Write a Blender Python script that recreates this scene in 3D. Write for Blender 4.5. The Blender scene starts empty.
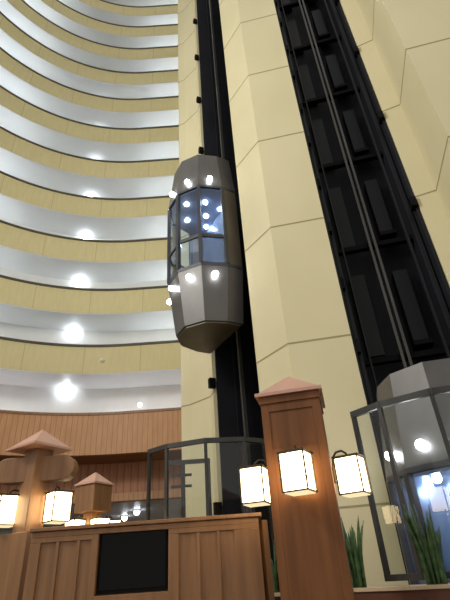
import bpy, math, random
from mathutils import Vector, Matrix

random.seed(7)
PI = math.pi
R = math.radians
scene = bpy.context.scene
COL = scene.collection
EYE = 1.5                      # eye height above the floor

# ------------------------------------------------------------------ camera
PITCH, ROLL = R(31.589), R(3.996)
Rr = Vector((1, 0, 0)); Uu = Vector((0, -math.sin(PITCH), math.cos(PITCH))); Ff = Vector((0, math.cos(PITCH), math.sin(PITCH)))
right = Rr * math.cos(ROLL) - Uu * math.sin(ROLL)
up = Rr * math.sin(ROLL) + Uu * math.cos(ROLL)
cd = bpy.data.cameras.new('camera'); cam = bpy.data.objects.new('camera', cd); COL.objects.link(cam)
m = Matrix((right, up, -Ff)).transposed().to_4x4(); m.translation = (0, 0, EYE)
cam.matrix_world = m
cd.sensor_fit = 'VERTICAL'; cd.sensor_height = 36; cd.lens = 27.0; cd.clip_start = 0.05; cd.clip_end = 300
scene.camera = cam

# ------------------------------------------------------------------ world, exposure
world = bpy.data.worlds.new('world'); scene.world = world; world.use_nodes = True
bgn = world.node_tree.nodes['Background']
bgn.inputs[0].default_value = (1.0, 0.965, 0.90, 1); bgn.inputs[1].default_value = 0.74
scene.view_settings.view_transform = 'Standard'; scene.view_settings.look = 'None'
scene.view_settings.gamma = 1.0; scene.view_settings.use_curve_mapping = False
scene.view_settings.exposure = -0.06


def area(name, loc, target, size, watts, col):
    d = bpy.data.lights.new(name, 'AREA'); d.shape = 'DISK'; d.size = size; d.energy = watts; d.color = col
    o = bpy.data.objects.new(name, d); COL.objects.link(o); o.location = loc
    o.rotation_euler = (Vector(target) - Vector(loc)).to_track_quat('-Z', 'Y').to_euler()
    return o


area('added_atrium_fill', (-11, 0.5, 13), (2.0, 8, 10), 3.0, 1250, (1.0, 0.96, 0.88))  # unseen disc light added to stand in for the atrium's general light


# ------------------------------------------------------------------ materials
def srgb(r, g, b):
    f = lambda c: (c / 255 / 12.92) if c / 255 <= .04045 else ((c / 255 + .055) / 1.055) ** 2.4
    return (f(r), f(g), f(b), 1)


def base_mat(name, rough=0.6, metal=0.0, spec=0.5):
    mt = bpy.data.materials.new(name); mt.use_nodes = True
    b = mt.node_tree.nodes['Principled BSDF']
    b.inputs['Roughness'].default_value = rough; b.inputs['Metallic'].default_value = metal
    b.inputs['Specular IOR Level'].default_value = spec
    return mt, mt.node_tree, b


def noise_mat(name, c1, c2, scale=(4, 4, 4), rough=0.6, metal=0.0, spec=0.5, bump=0.0, detail=4, coord='Object'):
    mt, nt, b = base_mat(name, rough, metal, spec)
    tc = nt.nodes.new('ShaderNodeTexCoord'); mp = nt.nodes.new('ShaderNodeMapping'); mp.inputs['Scale'].default_value = scale
    nz = nt.nodes.new('ShaderNodeTexNoise'); nz.inputs['Scale'].default_value = 1.0; nz.inputs['Detail'].default_value = detail
    rp = nt.nodes.new('ShaderNodeValToRGB'); rp.color_ramp.elements[0].position = .32; rp.color_ramp.elements[1].position = .68
    rp.color_ramp.elements[0].color = c1; rp.color_ramp.elements[1].color = c2
    L = nt.links.new
    L(tc.outputs[coord], mp.inputs[0]); L(mp.outputs[0], nz.inputs[0]); L(nz.outputs[0], rp.inputs[0]); L(rp.outputs[0], b.inputs['Base Color'])
    if bump:
        bp = nt.nodes.new('ShaderNodeBump'); bp.inputs['Strength'].default_value = bump; bp.inputs['Distance'].default_value = .01
        L(nz.outputs[0], bp.inputs['Height']); L(bp.outputs[0], b.inputs['Normal'])
    return mt


def slat_wood(name, c1, c2, groove, pitch, frac=.16, rough=.5):
    """wood panelling with upright grooves, u runs along the strip (UV in metres)"""
    mt, nt, b = base_mat(name, rough, 0, .4)
    L = nt.links.new
    uv = nt.nodes.new('ShaderNodeUVMap'); uv.uv_map = 'UVMap'
    mp = nt.nodes.new('ShaderNodeMapping'); mp.inputs['Scale'].default_value = (6, 1.0, 1)
    nz = nt.nodes.new('ShaderNodeTexNoise'); nz.inputs['Scale'].default_value = 1.2; nz.inputs['Detail'].default_value = 5
    rp = nt.nodes.new('ShaderNodeValToRGB'); rp.color_ramp.elements[0].color = c1; rp.color_ramp.elements[1].color = c2
    rp.color_ramp.elements[0].position = .3; rp.color_ramp.elements[1].position = .7
    sx = nt.nodes.new('ShaderNodeSeparateXYZ'); md = nt.nodes.new('ShaderNodeMath'); md.operation = 'WRAP'
    md.inputs[1].default_value = pitch; md.inputs[2].default_value = 0
    lt = nt.nodes.new('ShaderNodeMath'); lt.operation = 'LESS_THAN'; lt.inputs[1].default_value = pitch * frac
    mx = nt.nodes.new('ShaderNodeMix'); mx.data_type = 'RGBA'; mx.inputs['B'].default_value = groove
    L(uv.outputs[0], mp.inputs[0]); L(mp.outputs[0], nz.inputs[0]); L(nz.outputs[0], rp.inputs[0])
    L(uv.outputs[0], sx.inputs[0]); L(sx.outputs[0], md.inputs[0]); L(md.outputs[0], lt.inputs[0])
    L(lt.outputs[0], mx.inputs['Factor']); L(rp.outputs[0], mx.inputs['A']); L(mx.outputs['Result'], b.inputs['Base Color'])
    return mt


def emit_mat(name, col, strength):
    mt = bpy.data.materials.new(name); mt.use_nodes = True; nt = mt.node_tree
    nt.nodes.remove(nt.nodes['Principled BSDF'])
    e = nt.nodes.new('ShaderNodeEmission'); e.inputs[0].default_value = col; e.inputs[1].default_value = strength
    nz = nt.nodes.new('ShaderNodeTexNoise'); nz.inputs['Scale'].default_value = 3
    mr = nt.nodes.new('ShaderNodeMapRange'); mr.inputs['To Min'].default_value = strength * .9; mr.inputs['To Max'].default_value = strength * 1.1
    nt.links.new(nz.outputs[0], mr.inputs[0]); nt.links.new(mr.outputs[0], e.inputs[1])
    nt.links.new(e.outputs[0], nt.nodes['Material Output'].inputs[0])
    return mt


def glass_mat(name, tint, refl=1.0, rough=0.02):
    mt = bpy.data.materials.new(name); mt.use_nodes = True; nt = mt.node_tree
    nt.nodes.remove(nt.nodes['Principled BSDF'])
    t = nt.nodes.new('ShaderNodeBsdfTransparent'); t.inputs[0].default_value = tint
    g = nt.nodes.new('ShaderNodeBsdfGlossy'); g.inputs['Roughness'].default_value = rough
    fr = nt.nodes.new('ShaderNodeFresnel'); fr.inputs[0].default_value = 1.5
    ml = nt.nodes.new('ShaderNodeMath'); ml.operation = 'MULTIPLY'; ml.inputs[1].default_value = refl; ml.use_clamp = True
    mx = nt.nodes.new('ShaderNodeMixShader')
    L = nt.links.new
    ge = nt.nodes.new('ShaderNodeNewGeometry'); iv = nt.nodes.new('ShaderNodeMath'); iv.operation = 'SUBTRACT'; iv.inputs[0].default_value = 1
    m2 = nt.nodes.new('ShaderNodeMath'); m2.operation = 'MULTIPLY'     # only the outer face of a pane mirrors
    L(ge.outputs['Backfacing'], iv.inputs[1]); L(fr.outputs[0], ml.inputs[0]); L(ml.outputs[0], m2.inputs[0]); L(iv.outputs[0], m2.inputs[1]); L(m2.outputs[0], mx.inputs[0]); L(t.outputs[0], mx.inputs[1]); L(g.outputs[0], mx.inputs[2])
    L(mx.outputs[0], nt.nodes['Material Output'].inputs[0])
    return mt


M = {}
M['cream'] = noise_mat('cream_plaster', srgb(210, 201, 162), srgb(218, 209, 171), (.7, .7, .35), .75, bump=.02)
M['parapet'] = slat_wood('cream_parapet', srgb(203, 193, 148), srgb(210, 200, 156), srgb(178, 167, 126), 2.3, .011, .75)
M['joint'] = noise_mat('joint_sealant', srgb(150, 141, 104), srgb(160, 150, 110), (3, 3, 3), .8)
M['rail_dark'] = noise_mat('dark_handrail', srgb(62, 56, 46), srgb(76, 70, 58), (3, 3, 3), .45)
M['white'] = noise_mat('white_ceiling_paint', srgb(214, 217, 220), srgb(222, 224, 226), (.6, .6, .6), .45)
M['white_wall'] = noise_mat('white_wall_paint', srgb(214, 216, 216), srgb(222, 223, 222), (.6, .6, .6), .4)
M['shaft'] = noise_mat('black_shaft_paint', srgb(28, 30, 36), srgb(36, 38, 44), (1.5, 1.5, .6), .7, spec=.2)
M['shaft_box'] = noise_mat('charcoal_sheet_metal', srgb(19, 21, 26), srgb(26, 28, 33), (2, 2, .7), .55, 0, .3)
M['black'] = noise_mat('black_iron', srgb(7, 7, 9), srgb(11, 11, 13), (5, 5, 5), .7, spec=.15)
M['steel'] = noise_mat('grey_steel_rail', srgb(74, 73, 70), srgb(92, 90, 86), (3, 3, .5), .4, .4)
M['cab'] = noise_mat('grey_cab_metal', srgb(80, 79, 78), srgb(94, 92, 90), (2, 2, 1), .42, .25)
M['cab_side'] = noise_mat('taupe_cab_metal', srgb(92, 84, 72), srgb(104, 96, 82), (2, 2, 1), .45, .25)
M['cab_in'] = noise_mat('blue_grey_cab_lining', srgb(116, 131, 160), srgb(138, 152, 178), (1.5, 1.5, 1), .2, .4)
M['mullion'] = noise_mat('dark_grey_mullion', srgb(58, 60, 66), srgb(70, 72, 78), (3, 3, 1), .4, .3)
M['frame'] = noise_mat('dark_bronze_frame', srgb(46, 46, 46), srgb(60, 59, 57), (4, 4, 1), .42, .3)
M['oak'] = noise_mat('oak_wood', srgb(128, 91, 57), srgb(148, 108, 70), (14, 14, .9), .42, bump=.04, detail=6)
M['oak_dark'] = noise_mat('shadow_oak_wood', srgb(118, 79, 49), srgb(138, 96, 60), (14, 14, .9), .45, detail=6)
M['oak_red'] = noise_mat('reddish_oak_wood', srgb(106, 66, 35), srgb(128, 82, 46), (14, 14, .9), .5, spec=.3, bump=.04, detail=6)
M['cap'] = noise_mat('pale_copper_cap', srgb(194, 150, 130), srgb(204, 162, 142), (3, 3, 3), .5)
M['slat'] = slat_wood('slatted_wood_band', srgb(182, 136, 96), srgb(198, 152, 110), srgb(168, 122, 84), .19)
M['wall_wood'] = slat_wood('wood_wall_panelling', srgb(160, 108, 76), srgb(180, 126, 90), srgb(138, 92, 64), .28)
M['floor'] = noise_mat('brown_carpet', srgb(96, 74, 58), srgb(120, 94, 72), (6, 6, 6), .9)
M['tv'] = noise_mat('black_screen', srgb(8, 8, 9), srgb(11, 11, 12), (1, 1, 1), .12, 0, .12)
M['leaf'] = noise_mat('snake_plant_leaf', srgb(30, 62, 33), srgb(78, 110, 66), (9, 9, 16), .5)
M['planter_bed'] = noise_mat('potting_soil', srgb(44, 34, 26), srgb(66, 52, 40), (30, 30, 30), .95)
M['ledge'] = noise_mat('pale_stone_ledge', srgb(190, 168, 140), srgb(204, 184, 156), (5, 5, 5), .5)
M['planter'] = noise_mat('mahogany_planter', srgb(84, 50, 38), srgb(104, 64, 48), (4, 4, 9), .4)
M['iron'] = noise_mat('lantern_iron', srgb(62, 54, 38), srgb(80, 70, 50), (9, 9, 9), .45, .4)
M['lamp_warm'] = emit_mat('lantern_glass_glow', (1, .74, .40, 1), 11)
M['lamp_base'] = emit_mat('lantern_base_glow', (1, .80, .46, 1), 1.1)
M['lamp_cool'] = emit_mat('corridor_lamp_glow', (.86, .93, 1, 1), 24)
M['added_glow'] = emit_mat('added_corridor_glow', (.86, .93, 1, 1), 85)  # emission of the added glow balls behind the parapets
M['small_bulb'] = emit_mat('small_bulb_glow', (.95, .97, 1, 1), 5)
M['bulb'] = emit_mat('cab_bulb_glow', (.95, .97, 1, 1), 36)
M['down'] = emit_mat('cab_downlight_glow', (.80, .90, 1, 1), 75)
M['spot'] = emit_mat('lobby_downlight_glow', (.84, .92, 1, 1), 22)
M['glass'] = glass_mat('clear_enclosure_glass', (.92, .94, .94, 1), 1.15)
M['cab_glass'] = glass_mat('cab_glass', (.86, .91, .97, 1), 1.2)


# ------------------------------------------------------------------ mesh helpers
class MB:
    def __init__(s): s.v = []; s.f = []; s.uv = {}

    def add(s, vs, fs):
        n = len(s.v); s.v += [tuple(x) for x in vs]; s.f += [tuple(i + n for i in q) for q in fs]

    def box(s, c, d, rz=0, M4=None):
        hx, hy, hz = d[0] / 2, d[1] / 2, d[2] / 2
        ca, sa = math.cos(rz), math.sin(rz); vs = []
        for z in (-hz, hz):
            for x, y in ((-hx, -hy), (hx, -hy), (hx, hy), (-hx, hy)):
                vs.append((c[0] + x * ca - y * sa, c[1] + x * sa + y * ca, c[2] + z))
        s.add(vs, [(3, 2, 1, 0), (4, 5, 6, 7), (0, 1, 5, 4), (1, 2, 6, 5), (2, 3, 7, 6), (3, 0, 4, 7)])
        return s

    def prism(s, poly, z0, z1, poly1=None):
        """poly counter-clockwise from above; poly1: the ring at z1 when it differs"""
        n = len(poly); p1 = poly1 or poly
        s.add([(x, y, z0) for x, y in poly] + [(x, y, z1) for x, y in p1],
              [tuple(range(n - 1, -1, -1)), tuple(range(n, 2 * n))] + [(i, (i + 1) % n, n + (i + 1) % n, n + i) for i in range(n)])
        return s

    def tube(s, pts, r, n=8, r1=None):
        pts = [Vector(p) for p in pts]; k = len(pts); vs = []
        prev = None
        for i, p in enumerate(pts):
            t = (pts[min(i + 1, k - 1)] - pts[max(i - 1, 0)]).normalized()
            if prev is None:
                a = t.cross(Vector((0, 0, 1)))
                if a.length < 1e-3: a = t.cross(Vector((1, 0, 0)))
                a.normalize()
            else:
                a = (prev - t * prev.dot(t)).normalized()
            prev = a; b = t.cross(a)
            rr = r if r1 is None else r + (r1 - r) * i / (k - 1)
            for j in range(n):
                th = 2 * PI * j / n; vs.append(p + (a * math.cos(th) + b * math.sin(th)) * rr)
        fs = [tuple(range(n - 1, -1, -1)), tuple(range((k - 1) * n, k * n))]
        for i in range(k - 1):
            for j in range(n):
                fs.append((i * n + j, i * n + (j + 1) % n, (i + 1) * n + (j + 1) % n, (i + 1) * n + j))
        s.add(vs, fs); return s

    def ball(s, c, r, nu=14, nv=8, z0=-1.0, z1=1.0):
        vs = []; fs = []
        a0, a1 = math.asin(z0), math.asin(z1)
        for i in range(nv + 1):
            a = a0 + (a1 - a0) * i / nv
            for j in range(nu):
                th = 2 * PI * j / nu
                vs.append((c[0] + r * math.cos(a) * math.cos(th), c[1] + r * math.cos(a) * math.sin(th), c[2] + r * math.sin(a)))
        for i in range(nv):
            for j in range(nu):
                fs.append((i * nu + j, i * nu + (j + 1) % nu, (i + 1) * nu + (j + 1) % nu, (i + 1) * nu + j))
        fs += [tuple(range(nu - 1, -1, -1)), tuple(range(nv * nu, nv * nu + nu))]
        s.add(vs, fs); return s

    def strip(s, inner, outer, z0, z1):
        """closed band between two plan polylines, with a running-length UV"""
        n = len(inner); base = len(s.v); L = [0]
        for i in range(1, n): L.append(L[-1] + math.dist(inner[i], inner[i - 1]))
        vs = []
        for i in range(n):
            (a, b), (c, d) = inner[i], outer[i]
            vs += [(a, b, z0), (a, b, z1), (c, d, z1), (c, d, z0)]
        fs = []
        for i in range(n - 1):
            for j in range(4):
                q = (4 * i + j, 4 * i + (j + 1) % 4, 4 * (i + 1) + (j + 1) % 4, 4 * (i + 1) + j)
                fs.append(q)
                zz = (z0, z1, z1, z0)
                s.uv[len(s.f) + len(fs) - 1] = [(L[i], zz[j]), (L[i], zz[(j + 1) % 4]), (L[i + 1], zz[(j + 1) % 4]), (L[i + 1], zz[j])]
        fs += [(3, 2, 1, 0), (4 * n - 4, 4 * n - 3, 4 * n - 2, 4 * n - 1)]
        s.add(vs, fs); return s

    def build(s, name, mat, parent=None, smooth=False, bevel=0):
        off = Vector((0, 0, 0)) if parent is None else BASE.get(parent.name, Vector((0, 0, 0)))
        me = bpy.data.meshes.new(name)
        me.from_pydata([tuple(Vector(p) - off) for p in s.v], [], s.f)
        uvl = me.uv_layers.new(name='UVMap')
        for i, p in enumerate(me.polygons):
            p.use_smooth = smooth
            if i in s.uv:
                for k, li in enumerate(p.loop_indices): uvl.data[li].uv = s.uv[i][k]
        me.materials.append(mat); me.update()
        o = bpy.data.objects.new(name, me); COL.objects.link(o)
        if parent is not None: o.parent = parent; BASE[o.name] = off
        if bevel:
            bv = o.modifiers.new('bevel', 'BEVEL'); bv.width = bevel; bv.segments = 2; bv.limit_method = 'ANGLE'
        return o


BASE = {}


def tag(o, label=None, cat=None, group=None, kind=None):
    if label: o['label'] = label
    if cat: o['category'] = cat
    if group: o['group'] = group
    if kind: o['kind'] = kind
    return o


def thing(name, label, cat, loc=(0, 0, 0), rz=0, group=None, local=False):
    """an Empty at the thing's base; local=True: its parts are written in local coordinates"""
    o = bpy.data.objects.new(name, None); COL.objects.link(o); o.location = loc; o.rotation_euler = (0, 0, rz)
    o.empty_display_size = .1
    BASE[o.name] = Vector((0, 0, 0)) if local else Vector(loc)
    return tag(o, label, cat, group)


def struct(name, mb, mat, parent=None, **k):
    o = mb.build(name, mat, parent, **k)
    if parent is None: o['kind'] = 'structure'
    return o


def copy_tree(o, parent=None):
    c = o.copy(); COL.objects.link(c)
    if parent is not None: c.parent = parent
    for ch in list(o.children): copy_tree(ch, c)
    return c


ORD = ['first', 'second', 'third', 'fourth', 'fifth', 'sixth', 'seventh', 'eighth', 'ninth', 'tenth', 'eleventh', 'twelfth', 'thirteenth', 'fourteenth']

# ================================================================== SETTING
struct('floor', MB().box((0, 12, -.05), (60, 50, .1)), M['floor'])

XW = -1.33                                     # where the galleries meet the tower


def curve(off, x_end=XW):
    pts = [(x_end, 16.9 + off), (-2.4, 16.9 + off), (-3.3, 16.9 + off)]
    for i in range(0, 41):
        a = R(90 + 2.5 * i); r = 8.7 + off
        pts.append((-4.2 + r * math.cos(a), 8.2 + r * math.sin(a)))
    return pts


H0, FL, PAR = 8.53 + EYE, 2.785, 1.26
NF = 12
top = H0 + FL * NF
# back wall of all the galleries, white
struct('wall_back', MB().strip(curve(1.66), curve(1.9), 5.0, top), M['white_wall'])
# wood wall and pale ceiling under the wooden gallery
struct('wall_lower', MB().strip(curve(1.6), curve(1.9), 2.98 + EYE, 4.2 + EYE), M['wall_wood'])
struct('trim_1', MB().strip(curve(1.5), curve(1.9), 2.70 + EYE, 2.98 + EYE), M['slat'])
struct('ceiling_lower', MB().strip(curve(1.55), curve(11.0), 2.78 + EYE, 2.84 + EYE), M['white'])
struct('wall_far', MB().strip(curve(10.9), curve(11.1), 0, 2.8 + EYE), M['white_wall'])

# cream tower: walls between the shafts
JZ = [3.62 + EYE + FL * k for k in range(-1, 14)]


def jointed(name, poly, edges, zs, z1=top):
    jm = MB().prism(poly, 0, z1); nf = len(jm.f)
    for z in zs:
        for i in edges:
            a = Vector(poly[i]); b = Vector(poly[(i + 1) % len(poly)]); d = (b - a); n = Vector((d.y, -d.x)).normalized()
            c = (a + b) / 2 + n * .001; ang = math.atan2(d.y, d.x)
            jm.box((c.x, c.y, z), (d.length + .002, .008, .032), ang)
    w = struct(name, jm, M['cream']); w.data.materials.append(M['joint'])
    for p in w.data.polygons:
        if p.index >= nf: p.material_index = 1
    return w


wing = [(XW, 11.4), (-1.085, 11.3), (-.53, 10.8), (-.44, 10.5), (1.02, 11.1), (1.02, 19.0), (XW, 19.0)]
jointed('wall_left', wing, [0, 1, 2], [3.85 + EYE + 2.83 * k for k in range(-1, 13)])
pillar = [(.54, 8.35), (1.10, 7.55), (2.23, 7.35), (2.5, 8.83), (1.95, 8.95)]
jointed('wall_center', pillar, [0, 1], [3.60 + EYE + 2.81 * k for k in range(-1, 14)])
column = [(4.08, 6.95), (4.45, 6.80), (4.18, 5.47), (8.0, 4.7), (8.0, 12.0), (4.5, 8.6)]
jointed('wall_right', column, [0, 1, 2], [3.65 + EYE + 2.8 * k for k in range(-1, 14)])
# dark linings of the two shafts
n1 = Vector((-.92, -.39)); n2 = Vector((-.21, -.98))
sh1 = MB()
sh1.prism([(.98, 11.05), (1.95, 8.95), (2.15, 9.04), (1.18, 11.14)], 0, top)
sh1.prism([(-.36, 10.53), (1.02, 11.1), (1.0, 11.12 - .1), (-.34, 10.45)], 0, top)
sh1.prism([(.62, 8.36), (1.95, 8.95), (1.91, 9.03), (.58, 8.44)], 0, top)
struct('wall_shaft_narrow', sh1, M['shaft'])
sh2 = MB()
sh2.prism([(2.5, 8.85), (4.46, 8.45), (4.5, 8.65), (2.54, 9.05)], 0, top)
sh2.prism([(2.22, 7.40), (2.28, 7.39), (2.58, 8.84), (2.52, 8.85)], 0, top)
sh2.prism([(4.02, 7.0), (4.08, 6.99), (4.50, 8.45), (4.44, 8.46)], 0, top)
struct('wall_shaft_wide', sh2, M['shaft'])

# ================================================================== GALLERIES
for k in range(NF):
    h = H0 + FL * k
    lab = ('lowest cream gallery front, just above the white wall over the wooden band' if k == 0 else
           'curved cream gallery front with dark handrail, %s one up from the wooden band' % ORD[k])
    g = thing('gallery', lab, 'balcony', (-4.2, 16.9, h - PAR), 0, 'curved cream galleries')
    MB().strip(curve(0), curve(.16), h - PAR + .03, h - .05).build('parapet', M['parapet'], g)
    MB().strip(curve(-.045), curve(.20), h - .06, h + .04).build('handrail', M['rail_dark'], g)
    MB().strip(curve(.015), curve(1.66), h - PAR, h - PAR + .03).build('ceiling', M['white'], g)

    # glow balls added to brighten the corridor ceiling, hidden from below by the parapet
    for a in (88, 90, 131, 139, 148, 157):
        rr = 8.7 + 1.5
        x, y = (-2.3 if a == 90 else -3.1, 16.9 + 1.5) if a < 100 else (-4.2 + rr * math.cos(R(a)), 8.2 + rr * math.sin(R(a)))
        MB().ball((x, y, h - .1), .11, 12, 6, -.99, .99).build('added_glow', M['added_glow'], g, smooth=True)

# wooden gallery band
g = thing('gallery', 'wood-slatted gallery band under the lowest white corridor wall', 'balcony', (-4.2, 16.9, 4.1 + EYE))
MB().strip(curve(0), curve(.18), 4.1 + EYE, 5.62 + EYE).build('parapet', M['slat'], g)
MB().strip(curve(-.03), curve(.22), 5.58 + EYE, 5.68 + EYE).build('handrail', M['oak'], g)
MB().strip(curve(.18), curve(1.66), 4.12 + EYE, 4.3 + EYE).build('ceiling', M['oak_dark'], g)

for (x, y) in ((-2.6, 18.3), (-4.8, 18.3), (-9.0, 16.9), (-11.2, 14.9)):  # unseen glow balls added to brighten the white wall above the band
    MB().ball((x, y, 5.45 + EYE), .11, 12, 6, -.99, .99).build('added_glow', M['added_glow'], g, smooth=True)

# corridor lamps: one column of them is in plain view
lamp_mb = MB().ball((0, 0, -.13), .14, 16, 8, -.99, .99).tube([(0, 0, -.01), (0, 0, .006)], .09, 12)
lamp0 = None
for k in range(NF):
    z = H0 + FL * (k + 1) - PAR
    for (x, y) in ((-7.0, 17.98),):
        if k > 6: continue
        if lamp0 is None:
            lamp0 = o = lamp_mb.build('ceiling_lamp', M['lamp_cool'], smooth=True)
        else:
            o = lamp0.copy(); COL.objects.link(o)
        o.location = (x, y, z - .005)
        tag(o, 'white globe lamp glaring in the corridor of the %s cream gallery up from wooden band' % ORD[k], 'lamp', 'corridor ceiling lamps')
o = lamp0.copy(); COL.objects.link(o); o.location = (-7.0, 17.98, H0 - PAR - .005)
tag(o, 'white globe lamp glaring on the white wall just above the wooden band', 'lamp', 'corridor ceiling lamps')
t = thing('wall_lamp', 'small round bulb lamp on the white wall above the wooden band', 'lamp', (-3.9, 18.5, 6.42 + EYE))
MB().tube([(-3.9, 18.56, 6.42 + EYE), (-3.9, 18.44, 6.42 + EYE)], .06, 12).build('base', M['white'], t)
MB().ball((-3.9, 18.4, 6.42 + EYE), .09, 14, 8, -.99, .99).build('bulb', M['small_bulb'], t, smooth=True)
t = thing('smoke_detector', 'small pale round detector on the lowest cream gallery front', 'detector', (-5.2, 16.8, 7.85 + EYE))
MB().tube([(-5.2, 16.9, 7.85 + EYE), (-5.2, 16.8, 7.85 + EYE)], .10, 16).build('base', M['cream'], t)
MB().ball((-5.2, 16.79, 7.85 + EYE), .08, 14, 8, -.99, .99).build('cover', M['white'], t, smooth=True)
for (x, y, lab) in ((-5.5, 23.5, 'left of two bright downlights in the pale ceiling beside the small lantern post'),
                    (-4.54, 21.7, 'right of two bright downlights in the pale ceiling beside the glass enclosure')):
    t = thing('downlight', lab, 'lamp', (x, y, 2.78 + EYE))
    MB().tube([(x, y, 2.79 + EYE), (x, y, 2.74 + EYE)], .17, 18).build('trim_ring', M['steel'], t)
    MB().ball((x, y, 2.69 + EYE), .13, 16, 8, -.99, .99).build('bulb', M['spot'], t, smooth=True)


# ================================================================== SHAFT FRAMEWORKS
def plan(o, a, b, u, v):
    """point at u along the opening a->b and v deep into the shaft"""
    a = Vector(a); b = Vector(b); d = (b - a).normalized(); n = Vector((-d.y, d.x))
    return a + (b - a) * u + n * v


A2, B2 = (2.19, 7.36), (4.08, 6.95); ang2 = math.atan2(B2[1] - A2[1], B2[0] - A2[0])
t = thing('rail_framework', 'dark steel elevator rail framework filling the wide right shaft', 'rails', (3.1, 8.4, 0))
for u, v, w in ((.505, 1.02, .055), (.565, 1.02, .055)):
    p = plan(0, A2, B2, u, v); MB().box((p.x, p.y, top / 2), (w, .07, top), ang2).build('guide_rail', M['steel'], t)
for u, v, w in ((.075, .3, .07), (.17, .62, .03), (.93, .35, .10), (.86, .55, .05)):
    p = plan(0, A2, B2, u, v); MB().box((p.x, p.y, top / 2), (w, .09, top), ang2).build('guide_rail', M['shaft_box'], t)
for k in range(14):
    z = 6.27 + EYE + FL * (k - 1)
    p = plan(0, A2, B2, .5, 1.18); MB().box((p.x, p.y, z), (1.95, .14, .12), ang2).build('cross_beam', M['black'], t)
    p = plan(0, A2, B2, .75, 1.33); MB().box((p.x, p.y, z + 1.15), (.30, .28, 1.75), ang2).build('duct', M['shaft_box'], t)
    p = plan(0, A2, B2, .29, 1.43); MB().box((p.x, p.y, z + 1.2), (.34, .10, 2.0), ang2).build('cover_panel', M['shaft_box'], t)
    p = plan(0, A2, B2, .75, 1.2); MB().box((p.x, p.y, z + .22), (.36, .3, .1), ang2).build('bracket', M['black'], t)
    z = 9.25 + .12 + EYE + FL * (k - 3)
    p = plan(0, A2, B2, .955, .03); MB().box((p.x, p.y, z - .28), (.12, .2, .22), ang2).build('bracket', M['black'], t)
    p = plan(0, A2, B2, .05, .12); MB().box((p.x, p.y, z - .4), (.11, .14, .26), ang2).build('bracket', M['black'], t)
    p = plan(0, A2, B2, .05, .2); MB().box((p.x, p.y, z + 1.0), (.11, .14, .24), ang2).build('bracket', M['black'], t)

A1, B1 = (-.44, 10.5), (.54, 8.35); ang1 = math.atan2(B1[1] - A1[1], B1[0] - A1[0])
t = thing('rail_framework', 'dark steel elevator rail framework in the narrow shaft behind the raised cab', 'rails', (.6, 9.7, 0))
for u, v, w, mm in ((.30, .45, .08, 'steel'), (.36, .95, .05, 'shaft_box'), (.12, .5, .05, 'shaft_box'), (.55, 1.1, .08, 'shaft_box')):
    p = plan(0, A1, B1, u, v); MB().box((p.x, p.y, top / 2), (w, .08, top), ang1).build('guide_rail', M[mm], t)
for k in range(14):
    z = 4.06 + EYE + 2.81 * (k - 1)
    p = plan(0, A1, B1, .0, 0); MB().box((p.x - .02, p.y - .06, z), (.12, .16, .24), ang1).build('bracket', M['black'], t)
    p = plan(0, A1, B1, .5, 1.25); MB().box((p.x, p.y, z - .5), (1.9, .12, .12), ang1).build('cross_beam', M['black'], t)


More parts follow.
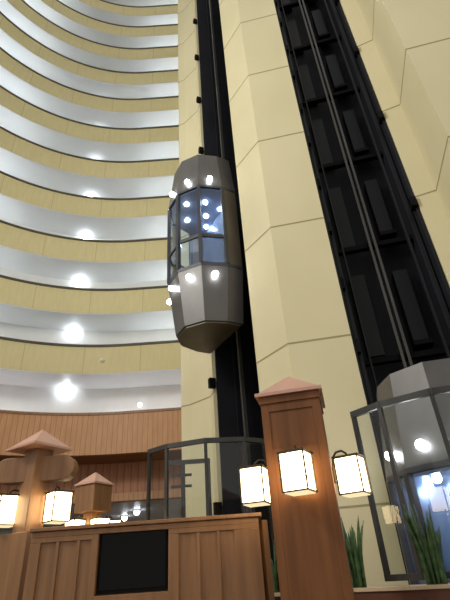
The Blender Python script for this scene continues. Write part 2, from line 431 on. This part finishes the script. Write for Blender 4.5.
# ================================================================== ELEVATOR CABS
def make_cab(label):
    """capsule cab written in local coordinates: bottom at z=0, nose towards -Y"""
    t = thing('elevator_cab', label, 'elevator cab', (0, 0, 0), 0, 'glass capsule elevators', local=True)
    AN = [0, 36, 72, 108, 144, 180]
    HB, GB, GT, HT = 0.0, 1.45, 3.85, 5.25

    def ring(r, back=.40, r2=None):                     # five-sided nose, straight flanks; counter-clockwise from above
        p = [(-math.cos(R(a)) * r, -math.sin(R(a)) * r) for a in AN]
        return p + [(r, back), (-r, back)]
    skirt = MB().prism(ring(.81), HB + .02, GB - .06, ring(1.0)).build('skirt', M['cab'], t)
    MB().prism(ring(.77, .34), HB - .02, HB + .03).build('underside', M['cab_side'], t)
    crown = MB().prism(ring(1.0), GT + .06, HT, ring(.84, .38)).build('crown', M['cab'], t)
    MB().prism(ring(1.01), GB - .08, GB).build('sill', M['mullion'], t)
    MB().prism(ring(1.01), GT, GT + .07).build('head_rail', M['mullion'], t)
    # flank and back walls
    for s in (-1, 1): MB().box((s * .975, .20, (GB + GT) / 2), (.05, .39, GT - GB)).build('side_panel', M['cab_side'], t)
    MB().box((0, .38, (GB + GT) / 2), (1.9, .05, GT - GB)).build('back_panel', M['cab_in'], t)
    ip = [(-math.cos(R(a)) * .96, -math.sin(R(a)) * .96) for a in AN] + [(.95, .35), (-.95, .35)]
    cl = MB().prism(ip, GT - .05, GT - .005).build('ceiling', M['cab_in'], t)
    MB().prism(ip, GB + .005, GB + .04).build('cab_floor', M['shaft_box'], t)
    V = [Vector((-math.cos(R(a)), -math.sin(R(a)), 0)) for a in AN]
    for i, v in enumerate(V):
        MB().box((v.x * .985, v.y * .985, (GB + GT) / 2), (.085, .085, GT - GB), math.atan2(v.y, v.x)).build('mullion', M['mullion'], t)
    hr = MB(); hb = MB()
    for i in range(5):
        a, b = V[i] * .97, V[i + 1] * .97; mid = (a + b) / 2; d = b - a; ang = math.atan2(d.y, d.x)
        MB().box((mid.x, mid.y, (GB + GT) / 2), (d.length - .06, .012, GT - GB - .02), ang).build('glass_pane', M['cab_glass'], t)
        hb.box((mid.x, mid.y, GB + .80), (d.length - .05, .05, .06), ang)
        a2, b2 = V[i] * .86, V[i + 1] * .86
        hr.tube([(a2.x, a2.y, GB + .95), (b2.x, b2.y, GB + .95)], .025)
    hb.build('mid_rail', M['mullion'], t); hr.build('handrail', M['steel'], t)
    # bulbs round crown and skirt
    for i in range(5):
        mid = (V[i] + V[i + 1]) / 2
        for z, rr, host in ((GT + .30, .99, crown), (GB - .34, 1.0, skirt)):
            b = MB(); c = mid * rr * 1.04; b.ball((c.x, c.y, z), .068, 12, 8, -.99, .99)
            b.build('bulb', M['bulb'], host, smooth=True)
    for (x, y) in ((-.42, -.35), (.15, -.62), (.42, -.2), (-.05, .05), (.35, .28), (-.45, .25)):
        MB().ball((x, y, GT - .055), .06, 12, 4, -.99, 0).build('downlight', M['down'], cl, smooth=True)
    return t


cab = make_cab('raised glass capsule elevator cab ringed with bulbs, in front of narrow dark shaft')
cab.location = (-.38, 9.3, 4.73 + EYE)
cab.rotation_euler = (0, 0, R(90 - 150))
cab2 = copy_tree(cab)
cab2['label'] = 'grey glass capsule elevator cab at lobby level behind glass in wide shaft'
cab2.location = (3.11, 6.65, 2.40 - 5.25 + EYE)
cab2.rotation_euler = (0, 0, R(90 - 102))


# ================================================================== GLASS ENCLOSURES
def enclosure(label, c, r, angs, z0, z1, far=None):
    t = thing('glass_enclosure', label, 'glass enclosure', (c[0], c[1], z0))
    P = [Vector((c[0] + r * math.cos(R(a)), c[1] - r * math.sin(R(a)), 0)) for a in angs]
    for i, p in enumerate(P):
        MB().box((p.x, p.y, (z0 + z1) / 2), (.05, .05, z1 - z0), -R(angs[i])).build('post', M['frame'], t)
    tr = MB(); br = MB()
    for i in range(len(P) - 1):
        a, b = P[i], P[i + 1]; mid = (a + b) / 2; d = b - a; ang = math.atan2(d.y, d.x)
        tr.box((mid.x, mid.y, z1), (d.length + .05, .06, .075), ang)
        br.box((mid.x, mid.y, z0 + .03), (d.length + .05, .06, .06), ang)
        MB().box((mid.x, mid.y, (z0 + z1) / 2), (d.length - .05, .014, z1 - z0 - .1), ang).build('glass_pane', M['glass'], t)
    tr.build('top_rail', M['frame'], t); br.build('bottom_rail', M['frame'], t)
    return t


EB = EYE - .14
enclosure('dark framed curved glass enclosure around the cab at lobby level', (3.05, 6.65), 1.75, [149.4, 136, 115.5, 94, 71], EB, 1.68 + EYE)
e1 = enclosure('dark framed curved glass enclosure behind the wooden divider with the screen', (-.38, 9.03), 1.5, [138, 121, 94, 70, 46], EB - .6, 1.94 + EYE)
t = thing('inner_gate', 'dark metal gate frame inside the glass enclosure behind divider', 'gate', (-.75, 9.2, EB - .6))
GY = 9.12; gz = 1.93 + EYE
for x in (-1.04, -.55): MB().box((x, GY, (gz + EB - .6) / 2), (.075, .07, gz - EB + .6)).build('post', M['frame'], t)
MB().box((-.945, GY, gz + .03), (.87, .07, .075)).build('top_rail', M['frame'], t)
for z in (1.73 + EYE, 1.53 + EYE): MB().box((-1.08, GY + .05, z), (.40, .04, .045)).build('bar', M['frame'], t)


# ================================================================== WOODEN LANTERN POSTS, DIVIDER, SCREEN
def pyramid(mb, hw, z0, edge, h):
    q = [(-hw, -hw), (hw, -hw), (hw, hw), (-hw, hw)]; s = hw * .94
    mb.prism(q, z0, z0 + edge)
    a = .012
    mb.prism([(-s, -s), (s, -s), (s, s), (-s, s)], z0 + edge, z0 + edge + h, [(-a, -a), (a, -a), (a, a), (-a, a)])
    return mb


PC = (.59, 4.36); PR = math.atan2(-.21, .98)
t = thing('lantern_post', 'large reddish oak lantern post with pyramid cap in front of the cream pillar', 'post', (PC[0], PC[1], 0), PR, None, local=True)
ZT = 1.43 + EYE; hw = .272
core = MB().box((0, 0, ZT / 2 - .03), (2 * hw - .02, 2 * hw - .02, ZT - .06))
core.build('shaft', M['oak_red'], t)
fr = MB()
for q in range(4):
    a = q * PI / 2; ca, sa = math.cos(a), math.sin(a)
    for (x, z, w, hh) in ((-hw + .035, ZT / 2 - .02, .07, ZT - .1), (hw - .035, ZT / 2 - .02, .07, ZT - .1), (0, ZT - .10, 2 * hw - .14, .09), (0, (ZT - .47) / 2, 2 * hw - .14, ZT - .49)):
        lx, ly = x, -hw + .006
        fr.box((lx * ca - ly * sa, lx * sa + ly * ca, z), (w, .014, hh), a)
fr.build('face_frame', M['oak_red'], t, bevel=.003)
cr = MB(); cr.box((0, 0, ZT - .035), (2 * hw + .03, 2 * hw + .03, .07)); cr.build('crown_moulding', M['oak_red'], t, bevel=.006)
pyramid(MB(), .315, ZT, .035, .24).build('cap', M['cap'], t, bevel=.004)

P2 = (-2.36, 5.5)
t = thing('lantern_post', 'slim oak lantern post with two round-ended arms at left end of divider', 'post', (P2[0], P2[1], 0), R(-32), None, local=True)
ZT2 = 1.43 + EYE
MB().box((0, 0, ZT2 / 2), (.23, .23, ZT2)).build('shaft', M['oak'], t, bevel=.008)
MB().box((0, 0, .27 + EYE / 2), (.50, .34, .54 + EYE)).build('plinth', M['oak'], t, bevel=.006)
pyramid(MB(), .27, ZT2, .03, .22).build('cap', M['cap'], t, bevel=.004)
for s in (-1, 1):
    am = MB(); prof = []
    x0, x1, zc, hh = .05, .47, 1.21 + EYE, .14
    for i in range(9):
        a = R(-90 + 22.5 * i); prof.append((x1 - hh + hh * math.cos(a), zc + hh * math.sin(a)))
    prof = [(x0, zc - hh)] + prof + [(x0, zc + hh)]
    ca, sa = math.cos(R(32)), math.sin(R(32)); n = len(prof); vs = []
    for dy in (-.08, .08):
        for x, z in prof: vs.append((s * x * ca - dy * sa, s * x * sa + dy * ca, z))
    am.add(vs, [tuple(range(n)), tuple(range(2 * n - 1, n - 1, -1))] + [(i, i + n, (i + 1) % n + n, (i + 1) % n) for i in range(n)])
    am.build('arm', M['oak'], t, bevel=.006)

P3 = (-2.33, 7.75)
t = thing('lantern_post', 'small oak lantern post with boxed head, seen beyond the divider', 'post', (P3[0], P3[1], 0), R(-28), None, local=True)
ZT3 = 1.39 + EYE
MB().box((0, 0, ZT3 / 2), (.2, .2, ZT3)).build('shaft', M['oak'], t, bevel=.006)
MB().box((0, 0, ZT3 - .2), (.40, .40, .39)).build('head_box', M['oak'], t, bevel=.008)
pyramid(MB(), .225, ZT3, .03, .18).build('cap', M['cap'], t, bevel=.004)


# divider
DY = 4.85
t = thing('divider', 'oak panelled divider wall holding the black screen', 'divider', (-.9, DY + .15, 0))
DZ = .50 + EYE
xl, xr, tvl, tvr = -2.03, .175, -1.375, -.70
tvb, tvt = -.075 + EYE, .45 + EYE
b = MB()
b.box(((xl + xr) / 2, DY + .19, DZ / 2 - .02), (xr - xl, .22, DZ - .04))
b.build('core', M['oak'], t)
f = MB()
FY = DY + .035
f.box(((xl + xr) / 2, FY, DZ - .045), (xr - xl, .09, .05))                                  # top rail
f.box(((tvl + tvr) / 2, FY, tvb / 2), (tvr - tvl + .02, .09, tvb))                            # under the screen


def bay(x0, x1, zt, edges):
    """stiles and a top rail round upright fields, fields set back"""
    f.box(((x0 + x1) / 2, FY, (zt + DZ - .07) / 2), (x1 - x0, .09, DZ - .07 - zt))
    xs = [x0] + [e for p in edges for e in p] + [x1]
    for i in range(0, len(xs), 2):
        f.box(((xs[i] + xs[i + 1]) / 2, FY, zt / 2), (xs[i + 1] - xs[i], .09, zt))


bay(xl, tvl, .385 + EYE, [(-1.93, -1.78), (-1.75, -1.58), (-1.55, -1.44)])
bay(tvr, xr, .385 + EYE, [(-.60, -.43), (-.40, -.235), (-.205, -.07)])
f.build('face_frame', M['oak'], t, bevel=.004)
fl = MB()
for a, c in [(-1.93, -1.78), (-1.75, -1.58), (-1.55, -1.44), (-.60, -.43), (-.40, -.235), (-.205, -.07)]:
    fl.box(((a + c) / 2, DY + .026, (.385 + EYE) / 2), (c - a, .03, .385 + EYE))
fl.build('field', M['oak'], t)
MB().box(((xl + xr) / 2 + .01, DY + .14, DZ), (xr - xl + .05, .36, .035)).build('ledge', M['oak'], t, bevel=.006)
MB().box((xr + .012, DY + .12, DZ / 2 - .02), (.06, .20, DZ - .05), R(30)).build('end_post', M['oak'], t, bevel=.005)
t = thing('screen', 'black flat screen set into the oak divider', 'television', ((tvl + tvr) / 2, DY + .05, tvb), 0)
cx, cz = (tvl + tvr) / 2, (tvb + tvt) / 2
MB().box((cx, DY + .055, cz), (tvr - tvl - .02, .05, tvt - tvb - .02)).build('housing', M['black'], t, bevel=.006)
MB().box((cx, DY + .029, cz + .006), (tvr - tvl - .06, .008, tvt - tvb - .065)).build('panel', M['tv'], t)


# ================================================================== LANTERNS
def make_lantern(label):
    """local: centre of the lamp body at the origin, the post on the +Y side"""
    t = thing('lantern', label, 'lantern', (0, 0, 0), 0, 'square iron lanterns on the oak posts', local=True)
    w, h = .107, .150
    MB().box((0, 0, .004), (2 * w - .014, 2 * w - .014, 2 * h - .012)).build('lamp_shade', M['lamp_warm'], t)
    MB().box((0, 0, -h - .002), (2 * w - .02, 2 * w - .02, .02)).build('lamp_base', M['lamp_base'], t)
    f = MB()
    for sx in (-1, 1):
        for sy in (-1, 1): f.box((sx * w, sy * w, 0), (.012, .012, 2 * h))
    for z in (-h, h):
        for s in (-1, 1):
            f.box((0, s * w, z), (2 * w + .012, .012, .012)); f.box((s * w, 0, z), (.012, 2 * w + .012, .012))
    f.box((0, 0, h + .008), (2 * w + .03, 2 * w + .03, .010))
    for s in (-1, 1):
        for z in (-h * .35, h * .62):
            f.box((s * w, -w, z), (.018, .018, .01)); f.box((s * w, w, z), (.018, .018, .01))
    f.build('cage', M['iron'], t)
    pts = [(0, .152, -.02), (0, .150, .10), (0, .138, .175), (0, .105, .215), (0, .055, .225), (0, .02, .20), (0, 0, .152)]
    arm = MB().tube(pts, .010, 8).build('bracket_arm', M['iron'], t, smooth=True)
    MB().box((0, .157, .02), (.05, .015, .13)).build('wall_plate', M['iron'], arm)
    return t


pf = Vector((math.sin(PR) * 1, -math.cos(PR)))       # outward normal of the post's front face
ps = Vector((math.cos(PR), math.sin(PR)))
lan = make_lantern('lit iron lantern on the front face of the large oak post')
D = .28 + .160
zc = .70 + EYE
c = Vector(PC) + pf * D; lan.location = (c.x, c.y, zc); lan.rotation_euler = (0, 0, PR)
L1 = copy_tree(lan); c = Vector(PC) - ps * D; L1.location = (c.x, c.y, zc); L1.rotation_euler = (0, 0, PR - PI / 2)
L1['label'] = 'lit iron lantern on left side of large oak post, above end of divider'
L1 = copy_tree(lan); c = Vector(PC) + ps * D; L1.location = (c.x, c.y, zc); L1.rotation_euler = (0, 0, PR + PI / 2)
L1['label'] = 'lit iron lantern on right side of large oak post, against cream pillar'
for (dx, dy, rz, lab) in ((.315, .0, 47, 'lit iron lantern under right arm of the slim oak post'), (-.275, 0, -47, 'lit iron lantern under left arm of the slim oak post, at photo edge')):
    L1 = copy_tree(lan); L1.location = (P2[0] + dx, P2[1] + dy - .02, .785 + EYE); L1.rotation_euler = (0, 0, R(rz)); L1['label'] = lab
for (dx, dy, rz, lab) in ((-.17, -.26, -32, 'small lit lantern left front of the small post beyond divider'), (-.29, .13, -115, 'outermost left small lit lantern on the small post beyond divider'),
                          (.20, -.24, 40, 'small lit lantern right front of the small post beyond divider'), (.30, .13, 115, 'outermost right small lit lantern on the small post beyond divider')):
    L1 = copy_tree(lan); L1.location = (P3[0] + dx, P3[1] + dy, .72 + EYE); L1.rotation_euler = (0, 0, R(rz)); L1['label'] = lab

# the lamp bodies hang slightly swivelled on their brackets
for o in [x for x in COL.objects if x.name.split('.')[0] in ('lamp_shade', 'lamp_base', 'cage')]:
    r = o.parent.name
    o.rotation_euler = (0, 0, {'lantern': R(-15), 'lantern.001': R(-8), 'lantern.002': R(-19)}.get(r, 0))

# ================================================================== PLANTER AND PLANTS
line = [(-.6, 5.75), (.9, 5.55), (1.45, 5.05), (2.1, 4.62), (3.1, 4.42), (4.6, 4.1)]


def offs(pts, d):
    out = []
    for i, p in enumerate(pts):
        a = Vector(pts[max(i - 1, 0)]); b = Vector(pts[min(i + 1, len(pts) - 1)]); t_ = (b - a).normalized(); n_ = Vector((-t_.y, t_.x))
        q = Vector(p) + n_ * d; out.append((q.x, q.y))
    return out


PZ = EYE - .17
t = thing('planter', 'long dark mahogany planter ledge with pale stone top below glass enclosure', 'planter', (1.45, 5.05, 0))
MB().strip(line, offs(line, .08), 0, PZ - .03).build('front_panel', M['planter'], t)
MB().strip(offs(line, -.02), offs(line, .10), PZ - .03, PZ).build('rim', M['ledge'], t)
MB().strip(offs(line, .08), offs(line, .75), 0.9, PZ - .015).build('planter_bed', M['ledge'], t)  # pale stone top of the planter behind its rim


def snake_plant(x, y, z, n, hmax, spread, label):
    mb = MB()
    for i in range(n):
        a = random.uniform(0, 2 * PI); r0 = random.uniform(.01, spread * .55)
        h = hmax * random.uniform(.45, 1.0) * (1 if i else 1); w = random.uniform(.022, .034)
        lean = random.uniform(.02, .26) * h; tw = random.uniform(-.8, .8); face = random.uniform(0, PI)
        bx, by = x + r0 * math.cos(a), y + r0 * math.sin(a)
        vs = []; K = 7
        for k in range(K):
            s = k / (K - 1); ww = w * (0.75 + .6 * s) * (1 - s ** 3) + .0015
            cxp, cyp = bx + lean * s * s * math.cos(a), by + lean * s * s * math.sin(a)
            fa = face + tw * s; dx, dy = math.cos(fa) * ww, math.sin(fa) * ww; nx, ny = -math.sin(fa) * .006, math.cos(fa) * .006
            zz = z + h * s
            vs += [(cxp - dx, cyp - dy, zz), (cxp + nx, cyp + ny, zz), (cxp + dx, cyp + dy, zz), (cxp - nx * .4, cyp - ny * .4, zz)]
        fs = [(3, 2, 1, 0), (4 * K - 4, 4 * K - 3, 4 * K - 2, 4 * K - 1)]
        for k in range(K - 1):
            for j in range(4): fs.append((4 * k + j, 4 * k + (j + 1) % 4, 4 * k + 4 + (j + 1) % 4, 4 * k + 4 + j))
        mb.add(vs, fs)
    o = mb.build('snake_plant', M['leaf'], smooth=True)
    return tag(o, label, 'plant', 'snake plants in the planter')


snake_plant(1.17, 5.62, PZ - .02, 30, .74, .19, 'upright snake plant on planter right beside the large oak post')
snake_plant(1.80, 5.02, PZ - .02, 34, .74, .19, 'tall snake plant on planter in front of the curved glass')
snake_plant(2.36, 4.75, PZ - .02, 10, .20, .12, 'short snake plant on the planter at the far right')
snake_plant(.33, 5.85, PZ - .02, 16, .55, .13, 'snake plant between divider end and the large oak post')
